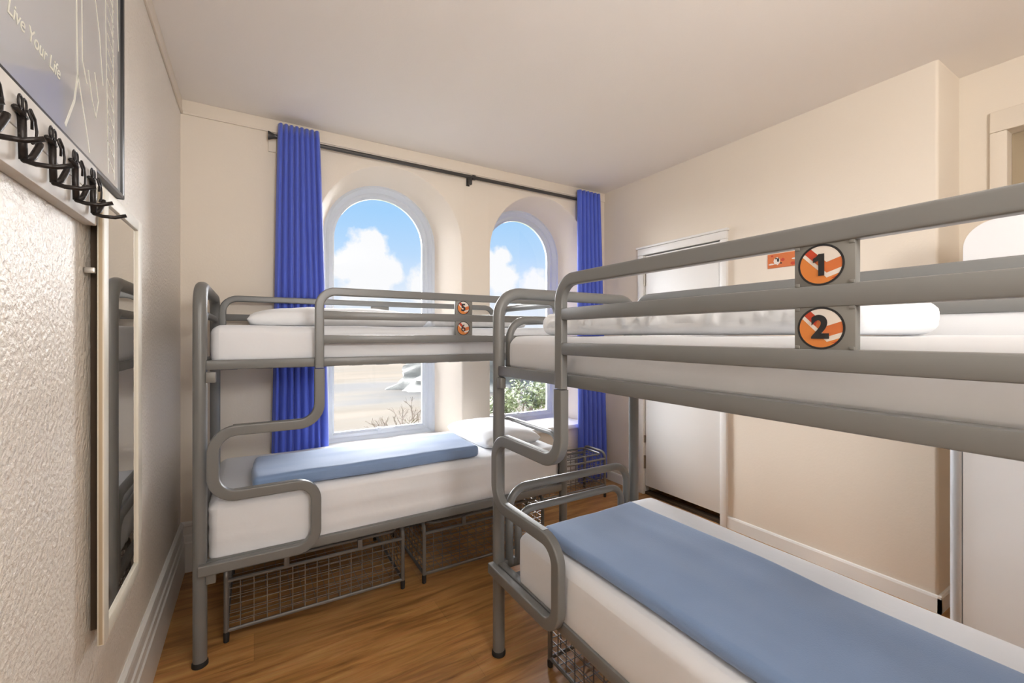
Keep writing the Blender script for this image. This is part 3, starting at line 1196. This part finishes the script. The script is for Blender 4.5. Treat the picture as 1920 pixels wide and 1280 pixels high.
YRD = 3.034
curtain('royal blue pleated curtain left of the left window', (0.127, 0.359), (0.086, 0.429), 2.648, 0.03, YRD - 0.031, 8, 3)
curtain('royal blue pleated curtain right of the right window', (2.48, 2.742), (2.49, 2.825), 2.648, 0.03, YRD - 0.031, 6, 11)

rod = empty('curtain_rod', (1.3, YRD, 2.575))
tag(rod, 'long dark grey curtain rod with flared finial above both windows', 'curtain rod')
bm = bmesh.new()
tube(bm, [(0.115 - 1.3, 0, 0), (2.66 - 1.3, 0, 0)], 0.027, n=16)
finish(bm, 'pole', M_rod, rod)
for x, s in ((0.115 - 1.3, -1), (2.66 - 1.3, 1)):
    bm = bmesh.new()
    lathe(bm, [(0.014, 0), (0.014, s * 0.008), (0.017, s * 0.016), (0.026, s * 0.038), (0.026, s * 0.043)], (x, 0, 0), 18, 'X')
    finish(bm, 'finial', M_rod, rod)
for x in (1.435 - 1.3,):
    bm = bmesh.new()
    lathe(bm, [(0.019, -0.011), (0.019, 0.011)], (x + 0.03, 0, 0), 16, 'X')
    box(bm, (x - 0.012, -0.012, -0.06), (x + 0.012, 0.012, -0.008), bev=0.003)
    box(bm, (x - 0.008, 0, -0.022), (x + 0.008, YB - YRD - 0.0005, -0.008))
    box(bm, (x - 0.014, YB - YRD - 0.006, -0.06), (x + 0.014, YB - YRD - 0.0005, 0.02), bev=0.002)
    finish(bm, 'wall_bracket', M_rod, rod)

# boxed plaster pad behind the rod's left end
bm = bmesh.new(); box(bm, (0.075, YB - 0.012, 2.49), (0.30, YB, 2.60), bev=0.003)
struct(finish(bm, 'trim_3', M_wall))

# ------------------------------------------------------------------ left wall: mirror, coat rack, poster
mir = empty('wall_mirror', (XL, 1.66, 1.15))
tag(mir, 'tall narrow mirror in pale limed wood frame on the left wall', 'mirror')
my0, my1, mz0, mz1 = 1.45 - 1.66, 1.875 - 1.66, 0.575 - 1.15, 1.722 - 1.15
bm = bmesh.new()
x0, x1 = 0.024, 0.0385
for a, b in (((x0, my0, mz0), (x1, my0 + 0.040, mz1)), ((x0, my1 - 0.052, mz0), (x1, my1, mz1)),
             ((x0, my0 + 0.038, mz0), (x1, my1 - 0.050, mz0 + 0.042)), ((x0, my0 + 0.038, mz1 - 0.034), (x1, my1 - 0.050, mz1))):
    box(bm, a, b, bev=0.0035)
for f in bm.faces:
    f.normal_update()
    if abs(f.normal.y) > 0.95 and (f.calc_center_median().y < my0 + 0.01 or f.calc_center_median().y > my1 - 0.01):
        f.material_index = 1  # outer side faces take the painted-in shade
finish(bm, 'mirror_frame', (M_mirrorframe, M_mirrorshade), mir)
bm = bmesh.new()
box(bm, (0.0235, my0 + 0.03, mz0 + 0.03), (0.032, my1 - 0.04, mz1 - 0.025))
finish(bm, 'mirror_glass', M_mirror, mir, smooth=False)
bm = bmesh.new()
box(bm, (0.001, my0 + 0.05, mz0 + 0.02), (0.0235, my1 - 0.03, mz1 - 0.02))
finish(bm, 'backing_gap_shade', M_dark, mir, smooth=False)  # dark backing added to paint the shadow gap behind the frame
bm = bmesh.new()
box(bm, (0.002, my0 - 0.006, 1.503 - 1.15), (0.022, my0 + 0.006, 1.518 - 1.15), bev=0.002)
finish(bm, 'wall_clip', M_hinge, mir)

rack = empty('coat_rack', (XL, 1.1, 1.69))
tag(rack, 'whitewashed board with black anchor-shaped hooks on the left wall', 'coat rack')
bm = bmesh.new()
box(bm, (0.0, 0.55 - 1.1, 1.620 - 1.69), (0.026, 1.445 - 1.1, 1.690 - 1.69), bev=0.003)
box(bm, (0.0, 0.55 - 1.1, 1.691 - 1.69), (0.026, 1.445 - 1.1, 1.763 - 1.69), bev=0.003)
brd = finish(bm, 'board', mat('whitewashed_wood', (0.62, 0.58, 0.53, 1), 0.6, bump=0.3, bscale=30, bdist=0.004, var=0.18, vscale=14), rack)


def hook_mesh():
    bm = bmesh.new()
    # shank and base
    tube(bm, [(0.006, 0, 0.034), (0.008, 0, -0.045)], 0.0115, n=10)
    tube(bm, fillet([(0.004, -0.020, 0.034), (0.009, 0, 0.026), (0.004, 0.022, 0.032)], 0.01, 4), 0.008, n=8)
    # two flukes and the long peg
    tube(bm, [(0.008, -0.002, -0.046), (0.024, -0.004, -0.051), (0.046, 0.0, -0.050), (0.066, 0.004, -0.042)], 0.0085, n=10)
    tube(bm, [(0.008, 0.0, -0.046), (0.015, 0.012, -0.036), (0.019, 0.024, -0.014), (0.019, 0.027, -0.006)], 0.0105, n=10)
    # rope loops on top and trailing rope
    for s in (-1, 1):
        loop = [(0.007, s * 0.008 + 0.007 * math.cos(t), 0.047 + 0.011 * math.sin(t)) for t in [2 * PI * k / 14 for k in range(14)]]
        tube(bm, loop, 0.0034, n=6, closed=True)
    tube(bm, [(0.016, 0.0, 0.040), (0.017, 0.014, 0.030), (0.017, 0.022, 0.012), (0.017, 0.020, -0.004), (0.016, 0.008, -0.014)], 0.0042, n=6)
    tube(bm, [(0.015, -0.006, 0.036), (0.017, 0.004, 0.022), (0.015, 0.010, 0.010)], 0.0042, n=6)
    bmesh.ops.recalc_face_normals(bm, faces=bm.faces)
    me = bpy.data.meshes.new('hook')
    bm.to_mesh(me); bm.free()
    me.polygons.foreach_set('use_smooth', [True] * len(me.polygons))
    me.materials.append(M_iron)
    return me


hm = hook_mesh()
for y in (0.66, 0.783, 0.905, 1.022, 1.147, 1.268, 1.385):
    o = bpy.data.objects.new('hook', hm)
    link(o); o.parent = rack
    o.location = (0.026, y - 1.1, -0.006)

pos = empty('poster', (XL, 1.33, 2.15))
tag(pos, 'slate grey poster with cream lettering and outlines in thin black frame, above the coat rack', 'poster')
py0, py1, pz0, pz1 = 0.80 - 1.33, 1.752 - 1.33, 1.766 - 2.15, 2.60 - 2.15
bm = bmesh.new()
for a, b in (((0, py0, pz0), (0.018, py0 + 0.016, pz1)), ((0, py1 - 0.016, pz0), (0.018, py1, pz1)),
             ((0, py0, pz0), (0.018, py1, pz0 + 0.012)), ((0, py0, pz1 - 0.016), (0.018, py1, pz1))):
    box(bm, a, b, bev=0.002)
finish(bm, 'poster_frame', M_blackframe, pos)
bm = bmesh.new()
box(bm, (0, py0 + 0.01, pz0 + 0.008), (0.011, py1 - 0.01, pz1 - 0.01))
pr = finish(bm, 'poster_print', M_poster, pos, smooth=False)
XP = 0.0114


def poster_text(txt, y, z, size, shear=0.0):
    me = text_mesh(txt, size, offset=size * 0.01, extrude=0.0002, align='LEFT')
    me.materials.clear(); me.materials.append(M_posterline)
    if shear:
        for v in me.vertices:
            v.co.x += v.co.y * shear
    o = bpy.data.objects.new('lettering', me)
    link(o); o.parent = pr
    o.rotation_euler = (PI / 2, 0, PI / 2)
    o.location = (XP + 0.0002, y - 1.33, z - 2.15)
    return o


poster_text('Live Your Life', 1.036, 1.895, 0.040, 0.25)
bm = bmesh.new()


def stroke(pts, w=0.006):
    tube(bm, [(XP, y - 1.33, z - 2.15) for y, z in pts], w, 0.0008, (1, 0, 0), n=4)


stroke([(1.35, 2.50), (1.352, 2.30), (1.36, 2.10), (1.367, 1.95), (1.345, 1.88), (1.29, 1.802)], 0.012)
stroke([(1.367, 1.95), (1.42, 1.86), (1.45, 1.80)], 0.009)
stroke([(1.385, 2.50), (1.392, 2.2), (1.40, 2.0), (1.43, 1.96)], 0.008)
stroke([(1.40, 2.45), (1.46, 2.28), (1.53, 2.14), (1.56, 2.02)], 0.006)
stroke([(1.44, 2.0), (1.47, 1.94), (1.50, 1.91), (1.52, 1.96), (1.49, 2.02)], 0.008)
stroke([(1.58, 2.50), (1.585, 2.2), (1.60, 1.98), (1.61, 1.80)], 0.007)
stroke([(1.65, 2.50), (1.655, 2.2), (1.665, 1.98), (1.67, 1.80)], 0.007)
for k in range(16):
    z = 1.82 + k * 0.042
    stroke([(1.60, z + 0.03), (1.665, z)], 0.006)
stroke([(1.69, 2.5), (1.705, 2.3), (1.715, 2.2)], 0.006)
finish(bm, 'outline_drawing', M_posterline, pr, smooth=False)

# ------------------------------------------------------------------ orange sign on the right wall
sg = empty('wall_sign', (XR, 1.43, 1.825))
tag(sg, 'small orange printed sign on the right wall, partly behind plate 1', 'sign')
bm = bmesh.new(); box(bm, (-0.006, -0.125, -0.045), (0, 0.124, 0.045), bev=0.001)


def flat_blob(bm, y, z, ry, rz_, x, mi, n=14, seed=0):
    vs = []
    for k in range(n):
        a = 2 * PI * k / n
        q = 1 + 0.25 * noise.noise(Vector((math.cos(a) * 2, math.sin(a) * 2, seed)))
        vs.append(bm.verts.new((x, y + ry * q * math.cos(a), z + rz_ * q * math.sin(a))))
    bm.faces.new(vs).material_index = mi


for mi, items, xx in ((1, [(0.095, 0.032, .008, .006), (0.03, 0.002, .012, .01), (-0.03, -0.028, .014, .010), (-0.06, 0.03, .02, .01), (-0.09, -0.01, .014, .012)], -0.0063),
                      (2, [(0.066, -0.002, .020, .024), (0.10, -0.02, .018, .005), (-0.045, 0.0, .022, .006)], -0.0066),
                      (3, [(0.058, 0.004, .007, .014), (0.070, 0.014, .006, .005), (0.04, -0.018, .006, .005)], -0.0069)):
    for i, (y, z, a, b) in enumerate(items):
        flat_blob(bm, y, z, a, b, xx, mi, seed=i * 3.1)
finish(bm, 'sign_board', (M_orange2, M_red, M_cream, M_black), sg, smooth=False)

# ------------------------------------------------------------------ tall white panel with post, right
pn = empty('partition_panel', (2.45, 0.1, 0))
tag(pn, 'tall white panel with rounded top corner and grey post, behind the near bunk', 'panel')
bm = bmesh.new()
prof = fillet([(0.0, 0.462, 0.02), (0.0, 0.462, 1.80), (0.0, -0.75, 1.80), (0.0, -0.75, 0.02)], 0.10, 10)
f = [bm.verts.new((0.0, p.y, p.z)) for p in prof]
b = [bm.verts.new((0.028, p.y, p.z)) for p in prof]
bm.faces.new(f); bm.faces.new(b[::-1])
for k in range(len(f)):
    bm.faces.new((f[k], f[(k + 1) % len(f)], b[(k + 1) % len(f)], b[k]))
finish(bm, 'board', M_panel, pn, angle=30)
bm = bmesh.new()
tube(bm, [(0.012, 0.482, 0.0), (0.012, 0.482, 1.25)], 0.040, n=14)
finish(bm, 'support_post', mat('pale_grey_post', (0.5, 0.52, 0.55, 1), 0.35, metal=0.3), pn)

# ------------------------------------------------------------------ outside
bm = bmesh.new()
grid_surface(bm, 30, 30, lambda u, v: (-700 + 1700 * u, 14 + 1500 * v * v, -10 - 0.0 * v))
bc = finish(bm, 'beach', M_beach)
struct(bc)
bm = bmesh.new()
grid_surface(bm, 24, 10, lambda u, v: (-8 + 26 * u, 3.7 + 12 * v, -3.2 - 7.2 * v ** 1.2 + noise.noise(Vector((u * 6, v * 4, 0))) * 0.4))
struct(finish(bm, 'cliff_bank', M_bank))

# rocky headland across the beach
bm = bmesh.new()


def rockf(u, v):
    a = 2 * PI * u
    h = v
    rx = 17 * (1 - 0.40 * h ** 1.3)
    ry = 11 * (1 - 0.25 * h ** 1.5)
    q = Vector((math.cos(a) * 2.1, math.sin(a) * 2.1, h * 2.5))
    k = 1 + 0.22 * noise.noise(q) + 0.12 * noise.noise(q * 3)
    skirt = 1 + 0.16 * max(0, 0.15 - h) / 0.15
    return (44.5 + rx * k * skirt * math.cos(a), 90 + ry * k * skirt * math.sin(a), -10.3 + 11.8 * h + noise.noise(q * 2 + Vector((9, 0, 0))) * 0.5)


vs = grid_surface(bm, 90, 26, rockf)
bm.faces.new([vs[i][26] for i in range(90)])
o = finish(bm, 'headland', M_rock, angle=40)
tag(o, 'grey rocky headland on the beach outside the left window', 'rock')


def shrub(label, base, crown_h, crown_r, seed, leafy, name='shrub', tilt=(0, 0), nb=9):
    root = empty(name, base)
    tag(root, label, 'shrub')
    rnd = random.Random(seed)
    bm = bmesh.new()
    tips = []

    def grow(p, d, ln, r, depth):
        q = p + d * ln * 0.5 + Vector((rnd.uniform(-1, 1), rnd.uniform(-1, 1), rnd.uniform(-.3, .6))) * ln * 0.08
        e = p + d * ln
        tube(bm, [p, q, e], r * 2, n=5)
        tips.append(e)
        tips.append(q)
        if depth == 0:
            return
        for _ in range(3):
            nd = (d + Vector((rnd.uniform(-1, 1), rnd.uniform(-1, 1), rnd.uniform(-0.4, 0.7))) * 0.8).normalized()
            grow(p + d * ln * rnd.uniform(0.5, 1.0), nd, ln * rnd.uniform(0.55, 0.75), r * 0.62, depth - 1)
    for k in range(nb):
        a = 2 * PI * k / nb
        top = Vector((math.cos(a) * crown_r * 0.25, math.sin(a) * crown_r * 0.25, crown_h - crown_r * rnd.uniform(0.2, 0.8)))
        foot = Vector((math.cos(a) * 0.06, math.sin(a) * 0.06, 0))
        tube(bm, [foot, foot.lerp(top, 0.5) + Vector((rnd.uniform(-.06, .06), rnd.uniform(-.06, .06), 0)), top], 0.03, n=6)
        d = Vector((math.cos(a) * 0.8 + tilt[0], math.sin(a) * 0.8 + tilt[1], rnd.uniform(0.3, 1.0))).normalized()
        grow(top, d, crown_r * rnd.uniform(0.4, 0.55), 0.009, 3)
    finish(bm, 'branches', M_twig, root)
    if leafy:
        bm = bmesh.new()
        for t in tips:
            for _ in range(leafy):
                c = t + Vector((rnd.gauss(0, .05), rnd.gauss(0, .05), rnd.gauss(0, .05)))
                a = Vector((rnd.uniform(-1, 1), rnd.uniform(-1, 1), rnd.uniform(-1, 1))).normalized()
                b = a.orthogonal().normalized()
                s = rnd.uniform(0.02, 0.045)
                bm.faces.new([bm.verts.new(c + a * s), bm.verts.new(c + b * s * 0.45), bm.verts.new(c - a * s), bm.verts.new(c - b * s * 0.45)])
        finish(bm, 'foliage', M_leaf, root, smooth=False)
    return root


shrub('bare twiggy shrub outside the lower right of the left window', (2.14, 7.0, -4.9), 4.85, 0.62, 5, 0, tilt=(-0.35, 0), nb=9)
shrub('leafy green shrub outside the lower part of the right window', (3.35, 5.3, -4.0), 4.45, 0.52, 21, 4, nb=9)
